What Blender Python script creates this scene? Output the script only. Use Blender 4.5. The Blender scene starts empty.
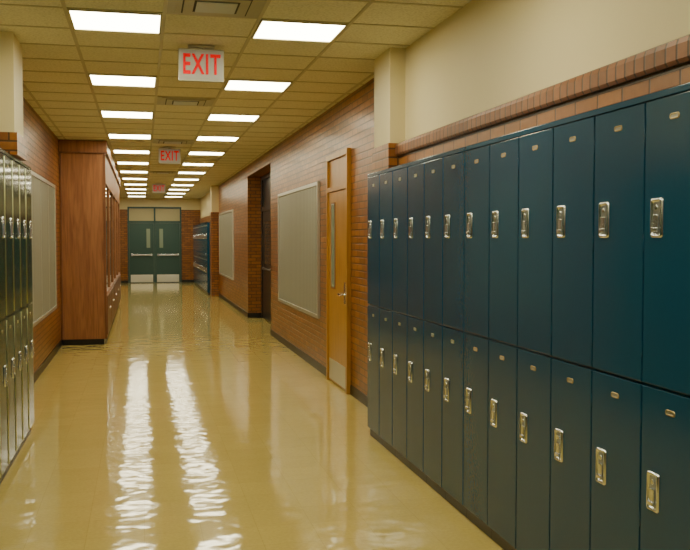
import bpy, bmesh, math
from mathutils import Vector, Matrix

scene = bpy.context.scene
CEIL = 3.08
XL, XR = -1.19, 2.09
YN, YF = -3.0, 33.2

# ------------------------------------------------------------ materials
def new_mat(name):
    m = bpy.data.materials.new(name)
    m.use_nodes = True
    nt = m.node_tree
    b = nt.nodes['Principled BSDF']
    return m, nt, b

def simple(name, col, rough=0.5, metal=0.0, bump=0.0, bscale=40.0, spec=0.5, emit=None, estr=0.0, var=0.0, ior=1.5):
    m, nt, b = new_mat(name)
    b.inputs['Base Color'].default_value = (*col, 1)
    b.inputs['Roughness'].default_value = rough
    b.inputs['Metallic'].default_value = metal
    b.inputs['Specular IOR Level'].default_value = spec
    b.inputs['IOR'].default_value = ior
    tc = nt.nodes.new('ShaderNodeTexCoord')
    nz = nt.nodes.new('ShaderNodeTexNoise')
    nz.inputs['Scale'].default_value = bscale
    nz.inputs['Detail'].default_value = 3
    nt.links.new(tc.outputs['Object'], nz.inputs['Vector'])
    if bump > 0:
        bp = nt.nodes.new('ShaderNodeBump')
        bp.inputs['Strength'].default_value = bump
        bp.inputs['Distance'].default_value = 0.01
        nt.links.new(nz.outputs['Fac'], bp.inputs['Height'])
        nt.links.new(bp.outputs['Normal'], b.inputs['Normal'])
    if var > 0:
        mx = nt.nodes.new('ShaderNodeMix'); mx.data_type = 'RGBA'
        mx.inputs['A'].default_value = (*[c * (1 - var) for c in col], 1)
        mx.inputs['B'].default_value = (*[min(1, c * (1 + var)) for c in col], 1)
        nt.links.new(nz.outputs['Fac'], mx.inputs['Factor'])
        nt.links.new(mx.outputs['Result'], b.inputs['Base Color'])
    if emit:
        b.inputs['Emission Color'].default_value = (*emit, 1)
        b.inputs['Emission Strength'].default_value = estr
    return m

def wall_uv(nt):
    """metres along the wall, metres up"""
    tc = nt.nodes.new('ShaderNodeTexCoord')
    sp = nt.nodes.new('ShaderNodeSeparateXYZ')
    nt.links.new(tc.outputs['Object'], sp.inputs[0])
    sn = nt.nodes.new('ShaderNodeSeparateXYZ')
    nt.links.new(tc.outputs['Normal'], sn.inputs[0])
    ab = nt.nodes.new('ShaderNodeMath'); ab.operation = 'ABSOLUTE'
    nt.links.new(sn.outputs['X'], ab.inputs[0])
    gt = nt.nodes.new('ShaderNodeMath'); gt.operation = 'GREATER_THAN'
    gt.inputs[1].default_value = 0.5
    nt.links.new(ab.outputs[0], gt.inputs[0])
    mx = nt.nodes.new('ShaderNodeMix'); mx.data_type = 'FLOAT'
    nt.links.new(gt.outputs[0], mx.inputs['Factor'])
    nt.links.new(sp.outputs['X'], mx.inputs['A'])
    nt.links.new(sp.outputs['Y'], mx.inputs['B'])
    cb = nt.nodes.new('ShaderNodeCombineXYZ')
    nt.links.new(mx.outputs['Result'], cb.inputs['X'])
    nt.links.new(sp.outputs['Z'], cb.inputs['Y'])
    return cb.outputs[0]

def brick_mat(name, c1, c2, mortar, bw=0.205, rh=0.0677, offs=0.5, rough=0.30, ms=0.0075):
    m, nt, b = new_mat(name)
    uv = wall_uv(nt)
    br = nt.nodes.new('ShaderNodeTexBrick')
    br.offset = offs
    br.inputs['Scale'].default_value = 1.0
    br.inputs['Brick Width'].default_value = bw
    br.inputs['Row Height'].default_value = rh
    br.inputs['Mortar Size'].default_value = ms
    br.inputs['Mortar Smooth'].default_value = 0.3
    br.inputs['Color1'].default_value = (*c1, 1)
    br.inputs['Color2'].default_value = (*c2, 1)
    br.inputs['Mortar'].default_value = (*mortar, 1)
    nt.links.new(uv, br.inputs['Vector'])
    nz = nt.nodes.new('ShaderNodeTexNoise'); nz.inputs['Scale'].default_value = 25
    nt.links.new(uv, nz.inputs['Vector'])
    mr = nt.nodes.new('ShaderNodeMapRange')
    mr.inputs['To Min'].default_value = 0.75; mr.inputs['To Max'].default_value = 1.25
    nt.links.new(nz.outputs['Fac'], mr.inputs['Value'])
    mu = nt.nodes.new('ShaderNodeVectorMath'); mu.operation = 'SCALE'
    nt.links.new(br.outputs['Color'], mu.inputs[0])
    nt.links.new(mr.outputs['Result'], mu.inputs['Scale'])
    nt.links.new(mu.outputs[0], b.inputs['Base Color'])
    inv = nt.nodes.new('ShaderNodeMath'); inv.operation = 'SUBTRACT'
    inv.inputs[0].default_value = 1.0
    nt.links.new(br.outputs['Fac'], inv.inputs[1])
    ad = nt.nodes.new('ShaderNodeMath'); ad.operation = 'MULTIPLY_ADD'
    nt.links.new(nz.outputs['Fac'], ad.inputs[0]); ad.inputs[1].default_value = 0.10
    nt.links.new(inv.outputs[0], ad.inputs[2])
    bp = nt.nodes.new('ShaderNodeBump'); bp.inputs['Strength'].default_value = 0.6
    bp.inputs['Distance'].default_value = 0.004
    nt.links.new(ad.outputs[0], bp.inputs['Height'])
    nt.links.new(bp.outputs['Normal'], b.inputs['Normal'])
    b.inputs['Roughness'].default_value = rough
    return m

def wood_mat(name, c1, c2, rough=0.35, scale=1.0):
    m, nt, b = new_mat(name)
    tc = nt.nodes.new('ShaderNodeTexCoord')
    mp = nt.nodes.new('ShaderNodeMapping')
    mp.inputs['Scale'].default_value = (9 * scale, 9 * scale, 0.7 * scale)
    nt.links.new(tc.outputs['Object'], mp.inputs['Vector'])
    nz = nt.nodes.new('ShaderNodeTexNoise')
    nz.inputs['Scale'].default_value = 2.0; nz.inputs['Detail'].default_value = 6
    nz.inputs['Distortion'].default_value = 1.2
    nt.links.new(mp.outputs[0], nz.inputs['Vector'])
    mp2 = nt.nodes.new('ShaderNodeMapping')
    mp2.inputs['Scale'].default_value = (90, 90, 2.5)
    nt.links.new(tc.outputs['Object'], mp2.inputs['Vector'])
    n2 = nt.nodes.new('ShaderNodeTexNoise'); n2.inputs['Scale'].default_value = 1.5
    nt.links.new(mp2.outputs[0], n2.inputs['Vector'])
    mad = nt.nodes.new('ShaderNodeMath'); mad.operation = 'MULTIPLY_ADD'
    nt.links.new(n2.outputs['Fac'], mad.inputs[0]); mad.inputs[1].default_value = 0.5
    nt.links.new(nz.outputs['Fac'], mad.inputs[2])
    cr = nt.nodes.new('ShaderNodeValToRGB')
    cr.color_ramp.elements[0].position = 0.5; cr.color_ramp.elements[0].color = (*c1, 1)
    cr.color_ramp.elements[1].position = 0.95; cr.color_ramp.elements[1].color = (*c2, 1)
    nt.links.new(mad.outputs[0], cr.inputs['Fac'])
    nt.links.new(cr.outputs['Color'], b.inputs['Base Color'])
    b.inputs['Roughness'].default_value = rough
    return m

M = {}
M['brick'] = brick_mat('glazed_brick', (0.34, 0.130, 0.024), (0.21, 0.074, 0.014), (0.080, 0.038, 0.014))
M['rowlock'] = brick_mat('rowlock_brick', (0.27, 0.10, 0.032), (0.18, 0.066, 0.020), (0.08, 0.04, 0.018), bw=0.072, rh=0.5, offs=0.0, rough=0.45)
M['cream'] = simple('cream_paint', (0.68, 0.60, 0.35), 0.55, bump=0.05, bscale=90, var=0.02)
M['teal'] = simple('locker_teal_enamel', (0.008, 0.064, 0.125), 0.17, bump=0.02, bscale=50, var=0.06)
M['green'] = simple('locker_green_enamel', (0.007, 0.032, 0.020), 0.09, bump=0.006, bscale=12, var=0.06, ior=1.12)
M['glint'] = simple('edge_glint_metal', (0.55, 0.58, 0.36), 0.28, metal=1.0)  # bright olive metal imitating highlights along the left locker door edges
M['chrome'] = simple('chrome', (0.86, 0.91, 0.98), 0.22, metal=1.0)
M['pan'] = simple('handle_recess', (0.36, 0.38, 0.38), 0.35, metal=0.8)
M['brass'] = simple('number_plate', (0.40, 0.34, 0.18), 0.35, metal=0.8)
M['black'] = simple('black_rubber', (0.006, 0.006, 0.006), 0.35)
M['wood'] = wood_mat('red_oak', (0.19, 0.068, 0.024), (0.35, 0.145, 0.052), rough=0.4)
M['wood_trim'] = wood_mat('red_oak_trim', (0.12, 0.040, 0.014), (0.22, 0.085, 0.030))
M['door_wood'] = wood_mat('golden_oak', (0.32, 0.15, 0.022), (0.48, 0.245, 0.045), rough=0.3)
M['alu'] = simple('aluminium', (0.70, 0.71, 0.66), 0.35, metal=0.9)
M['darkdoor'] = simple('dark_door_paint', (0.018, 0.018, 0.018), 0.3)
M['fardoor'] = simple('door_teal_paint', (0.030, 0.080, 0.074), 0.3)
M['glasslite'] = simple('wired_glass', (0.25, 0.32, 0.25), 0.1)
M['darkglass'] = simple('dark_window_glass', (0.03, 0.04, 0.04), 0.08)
M['transom'] = simple('transom_panel', (0.42, 0.37, 0.20), 0.4)
M['housing'] = simple('sign_housing', (0.50, 0.50, 0.42), 0.4)
M['face'] = simple('sign_face', (0.40, 0.40, 0.36), 0.35, emit=(1.0, 0.85, 0.75), estr=0.05)
M['red'] = simple('sign_red', (0.80, 0.002, 0.006), 0.6, emit=(1.0, 0.0, 0.01), estr=0.22, spec=0.1)
M['lens'] = simple('light_lens', (0.9, 0.9, 0.8), 0.4, emit=(1.0, 0.915, 0.63), estr=21.0)
M['tbar'] = simple('ceiling_tbar', (0.46, 0.43, 0.27), 0.45)
M['vent'] = simple('vent_grille', (0.36, 0.35, 0.24), 0.45)
M['ventdark'] = simple('vent_dark', (0.03, 0.03, 0.025), 0.7)
M['bluish'] = simple('vent_core', (0.35, 0.42, 0.42), 0.3)

m, nt, b = new_mat('board_ribbed_vinyl')
uv = wall_uv(nt)
wv = nt.nodes.new('ShaderNodeTexWave'); wv.wave_type = 'BANDS'; wv.bands_direction = 'X'
wv.inputs['Scale'].default_value = 3.0; wv.inputs['Distortion'].default_value = 0.4
nt.links.new(uv, wv.inputs['Vector'])
mx = nt.nodes.new('ShaderNodeMix'); mx.data_type = 'RGBA'
mx.inputs['A'].default_value = (0.20, 0.205, 0.155, 1); mx.inputs['B'].default_value = (0.30, 0.30, 0.235, 1)
nt.links.new(wv.outputs['Fac'], mx.inputs['Factor'])
nt.links.new(mx.outputs['Result'], b.inputs['Base Color'])
bp = nt.nodes.new('ShaderNodeBump'); bp.inputs['Strength'].default_value = 0.3; bp.inputs['Distance'].default_value = 0.003
nt.links.new(wv.outputs['Fac'], bp.inputs['Height']); nt.links.new(bp.outputs['Normal'], b.inputs['Normal'])
b.inputs['Roughness'].default_value = 0.5
M['board'] = m

m, nt, b = new_mat('clear_glass')
b.inputs['Base Color'].default_value = (0.9, 0.95, 0.9, 1)
b.inputs['Roughness'].default_value = 0.02
b.inputs['Transmission Weight'].default_value = 1.0
b.inputs['IOR'].default_value = 1.1
M['glass'] = m

# ceiling tile
m, nt, b = new_mat('acoustic_tile')
tc = nt.nodes.new('ShaderNodeTexCoord')
nz = nt.nodes.new('ShaderNodeTexNoise'); nz.inputs['Scale'].default_value = 60; nz.inputs['Detail'].default_value = 4
nt.links.new(tc.outputs['Object'], nz.inputs['Vector'])
cr = nt.nodes.new('ShaderNodeValToRGB')
cr.color_ramp.elements[0].position = 0.35; cr.color_ramp.elements[0].color = (0.62, 0.60, 0.44, 1)
cr.color_ramp.elements[1].position = 0.55; cr.color_ramp.elements[1].color = (0.76, 0.74, 0.56, 1)
nt.links.new(nz.outputs['Fac'], cr.inputs['Fac'])
nt.links.new(cr.outputs['Color'], b.inputs['Base Color'])
b.inputs['Roughness'].default_value = 0.85
M['ceil'] = m

# floor
m, nt, b = new_mat('waxed_tile_floor')
tc = nt.nodes.new('ShaderNodeTexCoord')
br = nt.nodes.new('ShaderNodeTexBrick')
br.offset = 0.0
for k, v in (('Scale', 1.0), ('Brick Width', 0.305), ('Row Height', 0.305), ('Mortar Size', 0.0015), ('Mortar Smooth', 0.5)):
    br.inputs[k].default_value = v
br.inputs['Color1'].default_value = (0.56, 0.44, 0.14, 1)
br.inputs['Color2'].default_value = (0.53, 0.415, 0.13, 1)
br.inputs['Mortar'].default_value = (0.44, 0.34, 0.10, 1)
nt.links.new(tc.outputs['Object'], br.inputs['Vector'])
nz = nt.nodes.new('ShaderNodeTexNoise'); nz.inputs['Scale'].default_value = 50; nz.inputs['Detail'].default_value = 5
nt.links.new(tc.outputs['Object'], nz.inputs['Vector'])
mr = nt.nodes.new('ShaderNodeMapRange'); mr.inputs['To Min'].default_value = 0.85; mr.inputs['To Max'].default_value = 1.15
nt.links.new(nz.outputs['Fac'], mr.inputs['Value'])
mu = nt.nodes.new('ShaderNodeVectorMath'); mu.operation = 'SCALE'
nt.links.new(br.outputs['Color'], mu.inputs[0]); nt.links.new(mr.outputs['Result'], mu.inputs['Scale'])
nt.links.new(mu.outputs[0], b.inputs['Base Color'])
nb = nt.nodes.new('ShaderNodeTexNoise'); nb.inputs['Scale'].default_value = 6.0; nb.inputs['Detail'].default_value = 1.2
nt.links.new(tc.outputs['Object'], nb.inputs['Vector'])
bp = nt.nodes.new('ShaderNodeBump'); bp.inputs['Strength'].default_value = 0.45; bp.inputs['Distance'].default_value = 0.006
nt.links.new(nb.outputs['Fac'], bp.inputs['Height'])
nt.links.new(bp.outputs['Normal'], b.inputs['Normal'])
b.inputs['Roughness'].default_value = 0.07
b.inputs['IOR'].default_value = 1.5
M['floor'] = m

# ------------------------------------------------------------ mesh builder
class B:
    def __init__(self, name):
        self.name = name; self.bm = bmesh.new(); self.mats = []
    def mi(self, k):
        if k not in self.mats: self.mats.append(k)
        return self.mats.index(k)
    def box(self, x0, x1, y0, y1, z0, z1, mat):
        x0, x1 = min(x0, x1), max(x0, x1); y0, y1 = min(y0, y1), max(y0, y1); z0, z1 = min(z0, z1), max(z0, z1)
        v = [self.bm.verts.new(p) for p in ((x0,y0,z0),(x1,y0,z0),(x1,y1,z0),(x0,y1,z0),(x0,y0,z1),(x1,y0,z1),(x1,y1,z1),(x0,y1,z1))]
        i = self.mi(mat)
        for f in ((0,3,2,1),(4,5,6,7),(0,1,5,4),(1,2,6,5),(2,3,7,6),(3,0,4,7)):
            fc = self.bm.faces.new([v[j] for j in f]); fc.material_index = i
    def loops(self, loops, mat, cap=None, smooth=True):
        i = self.mi(mat)
        vs = [[self.bm.verts.new(p) for p in lp] for lp in loops]
        for a, c in zip(vs[:-1], vs[1:]):
            n = len(a)
            for k in range(n):
                f = self.bm.faces.new((a[k], a[(k+1) % n], c[(k+1) % n], c[k])); f.material_index = i; f.smooth = smooth
        if cap:
            f = self.bm.faces.new([self.bm.verts.new(p) for p in loops[-1]]); f.material_index = self.mi(cap)
    def cyl(self, p0, p1, r, mat, n=16, r1=None):
        p0, p1 = Vector(p0), Vector(p1); r1 = r if r1 is None else r1
        d = (p1 - p0).normalized()
        u = d.orthogonal().normalized(); w = d.cross(u)
        ring = lambda c, rr: [c + (u * math.cos(2*math.pi*k/n) + w * math.sin(2*math.pi*k/n)) * rr for k in range(n)]
        i = self.mi(mat)
        a = [self.bm.verts.new(p) for p in ring(p0, r)]; c = [self.bm.verts.new(p) for p in ring(p1, r1)]
        for k in range(n):
            f = self.bm.faces.new((a[k], a[(k+1)%n], c[(k+1)%n], c[k])); f.material_index = i; f.smooth = True
        for q in (a, c):
            f = self.bm.faces.new(q); f.material_index = i
    def finish(self, bevel=0.0, seg=2, loc=None):
        bmesh.ops.recalc_face_normals(self.bm, faces=self.bm.faces)
        me = bpy.data.meshes.new(self.name)
        self.bm.to_mesh(me); self.bm.free()
        for k in self.mats: me.materials.append(M[k])
        ob = bpy.data.objects.new(self.name, me)
        if loc is not None: ob.location = loc
        scene.collection.objects.link(ob)
        if bevel > 0:
            md = ob.modifiers.new('bevel', 'BEVEL'); md.width = bevel; md.segments = seg
            md.limit_method = 'ANGLE'; md.angle_limit = math.radians(50); md.harden_normals = False
        return ob

def rrect(cy, cz, w, h, r, x, n=5):
    pts = []
    for (sy, sz, a0) in ((1,1,0),(-1,1,90),(-1,-1,180),(1,-1,270)):
        for k in range(n):
            a = math.radians(a0 + 90*k/(n-1))
            pts.append((x, cy + sy*(w/2 - r) + (r*math.cos(a)), cz + sz*(h/2 - r) + (r*math.sin(a))))
    return pts

# ------------------------------------------------------------ shell
b_ = B('floor'); b_.box(XL-0.2, 2.8, YN-0.2, YF+0.2, -0.1, 0, 'floor'); b_.finish()
b_ = B('ceiling'); b_.box(XL-0.2, 2.8, YN-0.2, YF+0.2, CEIL, CEIL+0.1, 'ceil'); b_.finish()

PX, PY = 0.625, 0.5775
YL0 = 6.30 - PY/2
g = B('trim_ceiling_grid')
for i in range(-2, 4):
    x = 0.1575 + PX*i
    if XL < x < XR: g.box(x-0.012, x+0.012, YN, YF, CEIL-0.006, CEIL, 'tbar')
y = YL0 - PY*16
while y < YF:
    if y > YN: g.box(XL, XR, y-0.012, y+0.012, CEIL-0.005, CEIL, 'tbar')
    y += PY
g.finish()

LEDGE = 2.345
w = B('wall_left')
w.box(XL-0.2, XL, 7.3, YF, 0, CEIL, 'brick')
w.box(XL-0.2, XL, YN, 7.3, 0, 2.19, 'brick')
w.box(XL-0.2, XL-0.02, YN, 7.3, 2.19, CEIL, 'cream')
w.finish()
p = B('pilaster_left')
p.box(XL-0.02, -0.885, 6.80, 7.30, LEDGE+0.02, CEIL, 'cream')
p.box(XL-0.02, -0.865, 6.78, 7.32, 2.205, LEDGE+0.02, 'brick')
p.finish()

w = B('wall_right_near')
w.box(1.955, 2.3, YN, 6.70, 0, LEDGE-0.10, 'brick')
w.box(2.01, 2.3, YN, 6.70, LEDGE-0.10, CEIL, 'cream')
w.finish()
w = B('wall_right')
w.box(XR, 2.3, 6.70, 14.7, 0, CEIL, 'brick')
w.finish()
w = B('wall_right_far')
w.box(XR, 2.39, 18.0, 25.0, 0, CEIL, 'brick')
w.box(2.09, 2.3, 25.0, YF, 0, LEDGE, 'brick')
w.box(2.11, 2.3, 25.0, YF, LEDGE, CEIL, 'cream')
w.finish()
w = B('wall_alcove')
w.box(2.3, 2.39, 14.5, 14.7, 0, CEIL, 'brick')
w.box(2.42, 2.6, 14.5, 18.2, 0, CEIL, 'brick')
w.box(XR, 2.42, 14.7, 18.0, 2.86, CEIL, 'brick')
w.finish()
p = B('pilaster_right')
p.box(1.886, XR, 6.70, 7.18, LEDGE, CEIL, 'cream')
p.box(1.872, XR, 6.69, 7.19, 0, LEDGE, 'brick')
p.finish()
p = B('pilaster_right')
p.box(1.886, XR, 24.9, 25.35, LEDGE, CEIL, 'cream')
p.box(1.872, XR, 24.89, 25.36, 0, LEDGE, 'brick')
p.finish()
t = B('trim_brick_ledge')
prof = [(2.02, LEDGE-0.10), (1.935, LEDGE-0.10), (1.925, LEDGE-0.085), (1.925, LEDGE-0.03), (1.932, LEDGE-0.01), (1.95, LEDGE), (2.02, LEDGE+0.012)]
i0 = t.mi('rowlock')
a = [t.bm.verts.new((x, YN, z)) for x, z in prof]; c = [t.bm.verts.new((x, 6.69, z)) for x, z in prof]
for k in range(len(prof)):
    f = t.bm.faces.new((a[k], a[(k+1) % len(prof)], c[(k+1) % len(prof)], c[k]))
t.bm.faces.new(a); t.bm.faces.new(c)
t.finish()

w = B('wall_near'); w.box(XL-0.2, 2.3, YN-0.2, YN, 0, CEIL, 'brick'); w.finish()
DX0, DX1, DZ = -0.50, 1.42, 2.77
w = B('wall_far')
w.box(XL, DX0, YF, YF+0.2, 0, DZ-0.1, 'brick')
w.box(DX1, XR+0.1, YF, YF+0.2, 0, DZ-0.1, 'brick')
w.box(XL, DX0, YF, YF+0.2, DZ-0.1, CEIL, 'cream')
w.box(DX1, XR+0.1, YF, YF+0.2, DZ-0.1, CEIL, 'cream')
w.box(DX0, DX1, YF, YF+0.2, DZ, CEIL, 'cream')
w.finish()

b1 = B('baseboard_left')
b1.box(XL, XL+0.012, 7.82, 13.89, 0, 0.10, 'black'); b1.box(XL, XL+0.012, 22.75, YF, 0, 0.10, 'black'); b1.finish()
b1 = B('baseboard_right')
b1.box(XR-0.012, XR, 7.20, 8.87, 0, 0.10, 'black'); b1.box(XR-0.012, XR, 9.94, 14.7, 0, 0.10, 'black')
b1.box(XR-0.012, XR, 18.0, 24.88, 0, 0.10, 'black'); b1.box(XR-0.012, 2.39, 17.988, 18.0, 0, 0.10, 'black'); b1.finish()
b1 = B('baseboard_far')
b1.box(XL+0.013, DX0-0.001, YF-0.012, YF, 0, 0.1, 'black'); b1.box(DX1+0.001, XR, YF-0.012, YF, 0, 0.1, 'black'); b1.finish()

# ------------------------------------------------------------ lockers
def locker_bank(name, xf, s, yfar, n, wd, depth, ztop, paint, shallow=None, bev=0.003, glint_strips=False):
    L = B(name)
    X = lambda d: xf + s*d
    zb, zm = 0.068, 1.072
    for k in range(n):
        y1 = yfar - wd*k; y0 = y1 - wd
        dep = shallow[1] if (shallow and y1 > shallow[0]) else depth
        L.box(X(0.006), X(dep), y0, y1, zb, ztop-0.004, paint)
        L.box(X(0.014), X(dep-0.01), y0, y1, 0, zb, 'black')
        for (z0, z1, hz) in ((zb+0.006, zm-0.006, 0.695), (zm+0.006, ztop-0.028, 1.675)):
            gp = 0.005
            L.box(X(-0.010), X(0.006), y0+gp, y1-gp, z0, z1, paint)
            cy = y1 - 0.088; hw, hh = 0.074, 0.142
            f0 = -0.010
            L.loops([rrect(cy, hz, hw, hh, 0.012, X(f0+0.001)), rrect(cy, hz, hw, hh, 0.012, X(f0-0.003)),
                     rrect(cy, hz, hw-0.008, hh-0.008, 0.010, X(f0-0.008)), rrect(cy, hz, hw-0.020, hh-0.020, 0.008, X(f0-0.0075)),
                     rrect(cy, hz, hw-0.028, hh-0.030, 0.006, X(f0-0.001))], 'chrome', cap='pan')
            L.box(X(f0-0.002), X(f0-0.010), cy-0.014, cy+0.014, hz-0.045, hz+0.012, 'chrome')
            L.box(X(f0-0.008), X(f0-0.016), cy-0.017, cy+0.017, hz-0.048, hz-0.034, 'chrome')
            L.cyl((X(f0-0.001), cy, hz+0.036), (X(f0-0.008), cy, hz+0.036), 0.010, 'chrome', 12)
            ny = (y0+y1)/2; nz_ = z1 - 0.07
            L.loops([rrect(ny, nz_, 0.058, 0.022, 0.010, X(f0+0.001)), rrect(ny, nz_, 0.056, 0.020, 0.0095, X(f0-0.003)),
                     rrect(ny, nz_, 0.046, 0.012, 0.005, X(f0-0.003)), rrect(ny, nz_, 0.042, 0.009, 0.004, X(f0-0.001))], 'brass', cap='pan')
            if glint_strips:  # added full-height strip, stands in for the bright highlight on each door edge
                L.cyl((X(-0.010), y0+0.002, z0+0.01), (X(-0.010), y0+0.002, z1-0.01), 0.006, 'glint', 12)
            else:
                for q in (0.12, 0.5, 0.88):
                    hzz = z0 + (z1-z0)*q
                    L.cyl((X(-0.009), y0+0.001, hzz-0.03), (X(-0.009), y0+0.001, hzz+0.03), 0.0035, paint, 8)
    L.box(X(-0.012), X(0.006), yfar-wd*n, yfar, ztop-0.024, ztop, paint)
    return L.finish(bevel=bev, seg=2)

locker_bank('locker_bank', 1.79, 1, 6.985, 24, 0.3696, 0.16, 2.12, 'teal', shallow=(6.60, 0.08))
locker_bank('locker_bank', -0.90, -1, 7.78, 26, 0.3696, 0.285, 2.19, 'green', bev=0.003, glint_strips=True)
locker_bank('locker_bank', 1.82, 1, 32.6, 19, 0.3696, 0.265, 2.08, 'teal')

# ------------------------------------------------------------ ceiling lights
def light_mesh():
    L = B('ceiling_light')
    hx, hy = PX/2-0.014, PY/2-0.010
    L.box(-hx, hx, -hy, -hy+0.015, -0.012, 0, 'tbar'); L.box(-hx, hx, hy-0.015, hy, -0.012, 0, 'tbar')
    L.box(-hx, -hx+0.012, -hy+0.015, hy-0.015, -0.012, 0, 'tbar'); L.box(hx-0.012, hx, -hy+0.015, hy-0.015, -0.012, 0, 'tbar')
    L.box(-hx+0.012, hx-0.012, -hy+0.015, hy-0.015, -0.006, 0, 'lens')
    return L.finish()
l0 = light_mesh()
first = True
for n in range(-3, 12):
    for x in (-0.155, 1.095):
        ob = l0 if first else bpy.data.objects.new('ceiling_light', l0.data)
        if not first: scene.collection.objects.link(ob)
        first = False
        ob.location = (x, 6.30 + 2.31*n, CEIL-0.001)

for y in (5.72, 9.77, 13.82, 20.2):
    v = B('ceiling_vent')
    hx, hy = PX/2-0.014, PY/2-0.014
    v.box(-hx, hx, -hy, hy, -0.006, 0, 'vent')
    for q, zz, mt in ((0.25, -0.012, 'vent'), (0.21, -0.0125, 'ventdark'), (0.20, -0.018, 'vent'), (0.14, -0.0185, 'ventdark'), (0.125, -0.024, 'bluish')):
        v.box(-q, q, -q, q, zz, -0.004, mt)
    o = v.finish(); o.location = (0.47, y, CEIL-0.001)

# ------------------------------------------------------------ exit signs
def text_into(Bo, body, size, cx, y, cz, depth, mat, sx=1.0):
    cu = bpy.data.curves.new('t', 'FONT'); cu.body = body; cu.size = size; cu.extrude = depth
    cu.offset = 0.0035; cu.align_x = 'CENTER'; cu.align_y = 'CENTER'; cu.space_character = 1.12
    to = bpy.data.objects.new('t', cu); scene.collection.objects.link(to)
    bpy.context.view_layer.update()
    dg = bpy.context.evaluated_depsgraph_get()
    me = bpy.data.meshes.new_from_object(to.evaluated_get(dg))
    mtx = Matrix.Translation((cx, y, cz)) @ Matrix.Rotation(math.radians(90), 4, 'X') @ Matrix.Diagonal((sx, 1, 1, 1))
    me.transform(mtx)
    n0 = len(Bo.bm.faces)
    Bo.bm.from_mesh(me)
    Bo.bm.faces.ensure_lookup_table()
    i = Bo.mi(mat)
    for f in Bo.bm.faces[n0:]: f.material_index = i
    bpy.data.objects.remove(to); bpy.data.meshes.remove(me)

for (x, y) in ((0.455, 6.95), (0.445, 14.6), (0.45, 24.0)):
    e = B('exit_sign')
    W, H = 0.34, 0.24
    zc = 2.925
    e.box(x-W/2, x+W/2, y-0.03, y+0.03, zc-H/2, zc+H/2, 'housing')
    e.box(x-W/2+0.012, x+W/2-0.012, y-0.034, y-0.03, zc-H/2+0.012, zc+H/2-0.012, 'face')
    text_into(e, 'EXIT', 0.215, x, y-0.036, zc-0.002, 0.002, 'red', 0.60)
    e.box(x-0.10, x+0.10, y-0.04, y+0.04, CEIL-0.02, CEIL-0.006, 'housing')
    e.cyl((x, y, zc+H/2-0.002), (x, y, CEIL-0.015), 0.018, 'housing')
    e.finish()

# ------------------------------------------------------------ bulletin boards
def board(x, s, y0, y1, z0, z1, panels):
    bb = B('bulletin_board')
    X = lambda d: x + s*d
    bb.box(X(0.001), X(0.022), y0+0.02, y1-0.02, z0+0.02, z1-0.02, 'board')
    fw = 0.045
    for (a0, a1, c0, c1) in ((y0, y1, z1-fw, z1), (y0, y1, z0, z0+fw), (y0, y0+fw, z0+fw, z1-fw), (y1-fw, y1, z0+fw, z1-fw)):
        bb.box(X(0.001), X(0.035), a0, a1, c0, c1, 'alu')
    for k in range(1, panels):
        yy = y0 + (y1-y0)*k/panels
        bb.box(X(0.02), X(0.025), yy-0.006, yy+0.006, z0+fw, z1-fw, 'alu')
    bb.finish(bevel=0.003)
board(XR, -1, 10.50, 13.70, 0.64, 2.29, 1)
board(XR, -1, 20.80, 24.50, 0.64, 2.29, 1)
board(XL, 1, 9.40, 12.90, 0.64, 2.34, 4)

# ------------------------------------------------------------ classroom door on the right wall
d = B('classroom_door')
y0, y1, zt = 8.88, 9.93, 2.53
xf = XR-0.001
d.box(xf-0.045, xf, y0, y0+0.06, 0, zt, 'door_wood'); d.box(xf-0.045, xf, y1-0.06, y1, 0, zt, 'door_wood')
d.box(xf-0.045, xf, y0+0.06, y1-0.06, zt-0.06, zt, 'door_wood'); d.box(xf-0.045, xf, y0+0.06, y1-0.06, 2.12, 2.17, 'door_wood')
d.box(xf-0.02, xf, y0+0.06, y1-0.06, 2.17, zt-0.06, 'door_wood')
d.box(xf-0.028, xf, y0+0.065, y1-0.065, 0.012, 2.115, 'door_wood')
d.box(xf-0.034, xf-0.027, y0+0.63, y0+0.83, 1.05, 2.0, 'wood_trim')
d.box(xf-0.036, xf-0.033, y0+0.65, y0+0.81, 1.07, 1.98, 'glasslite')
d.box(xf-0.031, xf-0.027, y0+0.10, y1-0.10, 0.03, 0.26, 'alu')
d.cyl((xf-0.027, y0+0.15, 1.02), (xf-0.075, y0+0.15, 1.02), 0.011, 'chrome')
d.box(xf-0.085, xf-0.068, y0+0.14, y0+0.26, 1.01, 1.03, 'chrome')
d.box(xf-0.033, xf-0.026, y0+0.12, y0+0.18, 0.92, 1.15, 'chrome')
d.finish(bevel=0.003)

# ------------------------------------------------------------ dark doors in the recess
d = B('recessed_double_door')
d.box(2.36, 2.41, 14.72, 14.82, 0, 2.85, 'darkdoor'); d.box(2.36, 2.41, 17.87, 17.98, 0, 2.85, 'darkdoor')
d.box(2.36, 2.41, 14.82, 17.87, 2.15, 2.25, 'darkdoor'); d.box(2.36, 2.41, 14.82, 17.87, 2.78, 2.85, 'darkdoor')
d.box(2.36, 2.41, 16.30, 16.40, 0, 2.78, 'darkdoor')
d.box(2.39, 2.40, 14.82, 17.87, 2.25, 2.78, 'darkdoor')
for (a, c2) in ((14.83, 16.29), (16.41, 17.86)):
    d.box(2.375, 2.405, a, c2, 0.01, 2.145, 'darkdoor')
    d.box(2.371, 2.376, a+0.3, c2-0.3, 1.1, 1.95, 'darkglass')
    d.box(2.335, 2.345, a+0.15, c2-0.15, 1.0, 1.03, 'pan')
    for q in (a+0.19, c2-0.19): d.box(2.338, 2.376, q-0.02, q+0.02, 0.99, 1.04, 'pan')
d.finish(bevel=0.003)

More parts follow.
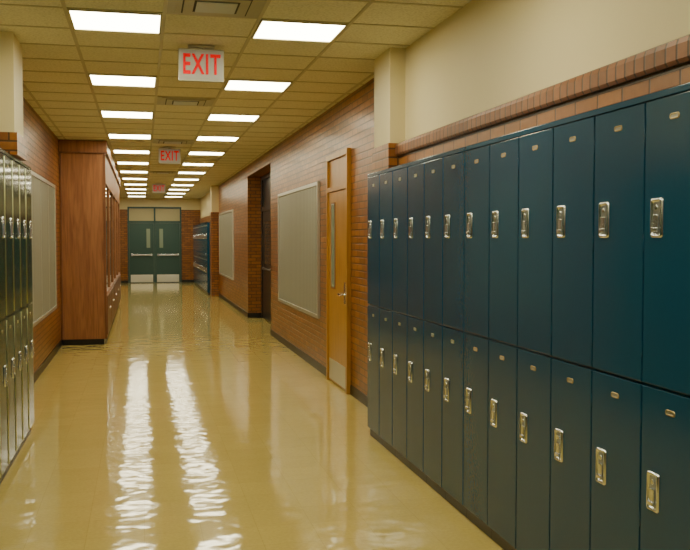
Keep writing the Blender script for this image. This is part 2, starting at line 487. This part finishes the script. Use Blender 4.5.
# ------------------------------------------------------------ far double doors
d = B('exit_double_door')
yd = YF
fr = 0.055
e0, e1, ez = DX0+0.002, DX1-0.002, DZ-0.002
d.box(e0, e0+fr, yd-0.03, yd+0.12, 0, ez, 'fardoor'); d.box(e1-fr, e1, yd-0.03, yd+0.12, 0, ez, 'fardoor')
d.box(e0+fr, e1-fr, yd-0.03, yd+0.12, ez-0.06, ez, 'fardoor'); d.box(e0+fr, e1-fr, yd-0.03, yd+0.12, 2.18, 2.26, 'fardoor')
xm = (e0+e1)/2
d.box(xm-0.03, xm+0.03, yd-0.03, yd+0.12, 0, ez-0.06, 'fardoor')
for (a, c, sd) in ((e0+fr, xm-0.03, 1), (xm+0.03, e1-fr, -1)):
    d.box(a, c, yd+0.04, yd+0.06, 2.26, ez-0.06, 'transom')
    d.box(a+0.005, c-0.005, yd, yd+0.045, 0.012, 2.175, 'fardoor')
    wx = (c-0.20) if sd == 1 else (a+0.20)
    d.box(wx-0.09, wx+0.09, yd-0.008, yd, 1.25, 2.0, 'fardoor')
    d.box(wx-0.065, wx+0.065, yd-0.012, yd-0.007, 1.28, 1.97, 'glasslite')
    d.box(a+0.04, c-0.04, yd-0.008, yd, 0.03, 0.30, 'alu')
    d.box(a+0.06, c-0.06, yd-0.07, yd-0.045, 1.0, 1.05, 'chrome')
    for px in (a+0.09, c-0.09):
        d.box(px-0.03, px+0.03, yd-0.07, yd, 0.98, 1.07, 'chrome')
d.finish(bevel=0.004)

# ------------------------------------------------------------ trophy / display case (left)
c = B('display_case')
x0, x1, ya, yb = XL, -0.53, 13.90, 22.7
c.box(x0+0.002, x1-0.04, ya+0.03, yb-0.03, 0, 0.09, 'black')
c.box(x0+0.002, x1, ya, ya+0.06, 0.09, 2.9, 'wood')
c.box(x0+0.002, x0+0.03, ya-0.012, ya, 0.09, 2.9, 'wood_trim')
c.box(x1-0.03, x1+0.006, ya-0.012, ya+0.05, 0.09, 2.9, 'wood_trim')
c.box(x0+0.002, x1, yb-0.06, yb, 0.09, 2.9, 'wood')
c.box(x0+0.002, x0+0.03, ya+0.06, yb-0.06, 0.09, 2.9, 'wood')
c.box(x0+0.03, x1, ya+0.06, yb-0.06, 0.09, 0.78, 'wood')
c.box(x0+0.03, x1, ya+0.06, yb-0.06, 2.45, 2.9, 'wood')
c.box(x0+0.002, x1+0.03, ya-0.03, yb+0.02, 2.9, CEIL-0.008, 'wood')
c.box(x0+0.002, x1+0.04, ya-0.04, yb+0.02, 2.88, 2.9, 'wood_trim')
nb_ = 5
for k in range(nb_+1):
    yy = ya+0.06 + (yb-ya-0.12)*k/nb_
    c.box(x1-0.05, x1, max(yy-0.04, ya+0.06), min(yy+0.04, yb-0.06), 0.78, 2.45, 'wood')
for k in range(nb_):
    q0 = ya+0.06 + (yb-ya-0.12)*k/nb_ + 0.04; q1 = ya+0.06 + (yb-ya-0.12)*(k+1)/nb_ - 0.04
    c.box(x1-0.03, x1-0.024, q0, q1, 0.78, 2.45, 'glass')
    for zz in (1.3, 1.85):
        c.box(x0+0.03, x1-0.12, q0, q1, zz, zz+0.02, 'wood_trim')
    for j in range(2):
        m0 = q0 + (q1-q0)*j/2 + 0.02; m1 = q0 + (q1-q0)*(j+1)/2 - 0.02
        c.box(x1, x1+0.016, m0, m1, 0.14, 0.74, 'wood_trim')
        c.cyl((x1+0.016, (m0 if j else m1)+(0.06 if j else -0.06), 0.5), (x1+0.035, (m0 if j else m1)+(0.06 if j else -0.06), 0.5), 0.012, 'alu', 10)
c.finish(bevel=0.004)

# ------------------------------------------------------------ world + camera
wd = bpy.data.worlds.new('World'); scene.world = wd; wd.use_nodes = True
wd.node_tree.nodes['Background'].inputs['Color'].default_value = (0.5, 0.45, 0.3, 1)
wd.node_tree.nodes['Background'].inputs['Strength'].default_value = 0.2

cam = bpy.data.cameras.new('camera'); co = bpy.data.objects.new('camera', cam); scene.collection.objects.link(co)
cam.sensor_fit = 'HORIZONTAL'; cam.sensor_width = 36; cam.lens = 890/690*36
cam.clip_end = 200
yaw = math.atan(203/890); pit = math.atan(36/890)
co.matrix_world = Matrix.Translation((0, 0, 1.6)) @ Matrix.Rotation(-yaw, 4, 'Z') @ Matrix.Rotation(math.radians(90)-pit, 4, 'X')
scene.camera = co
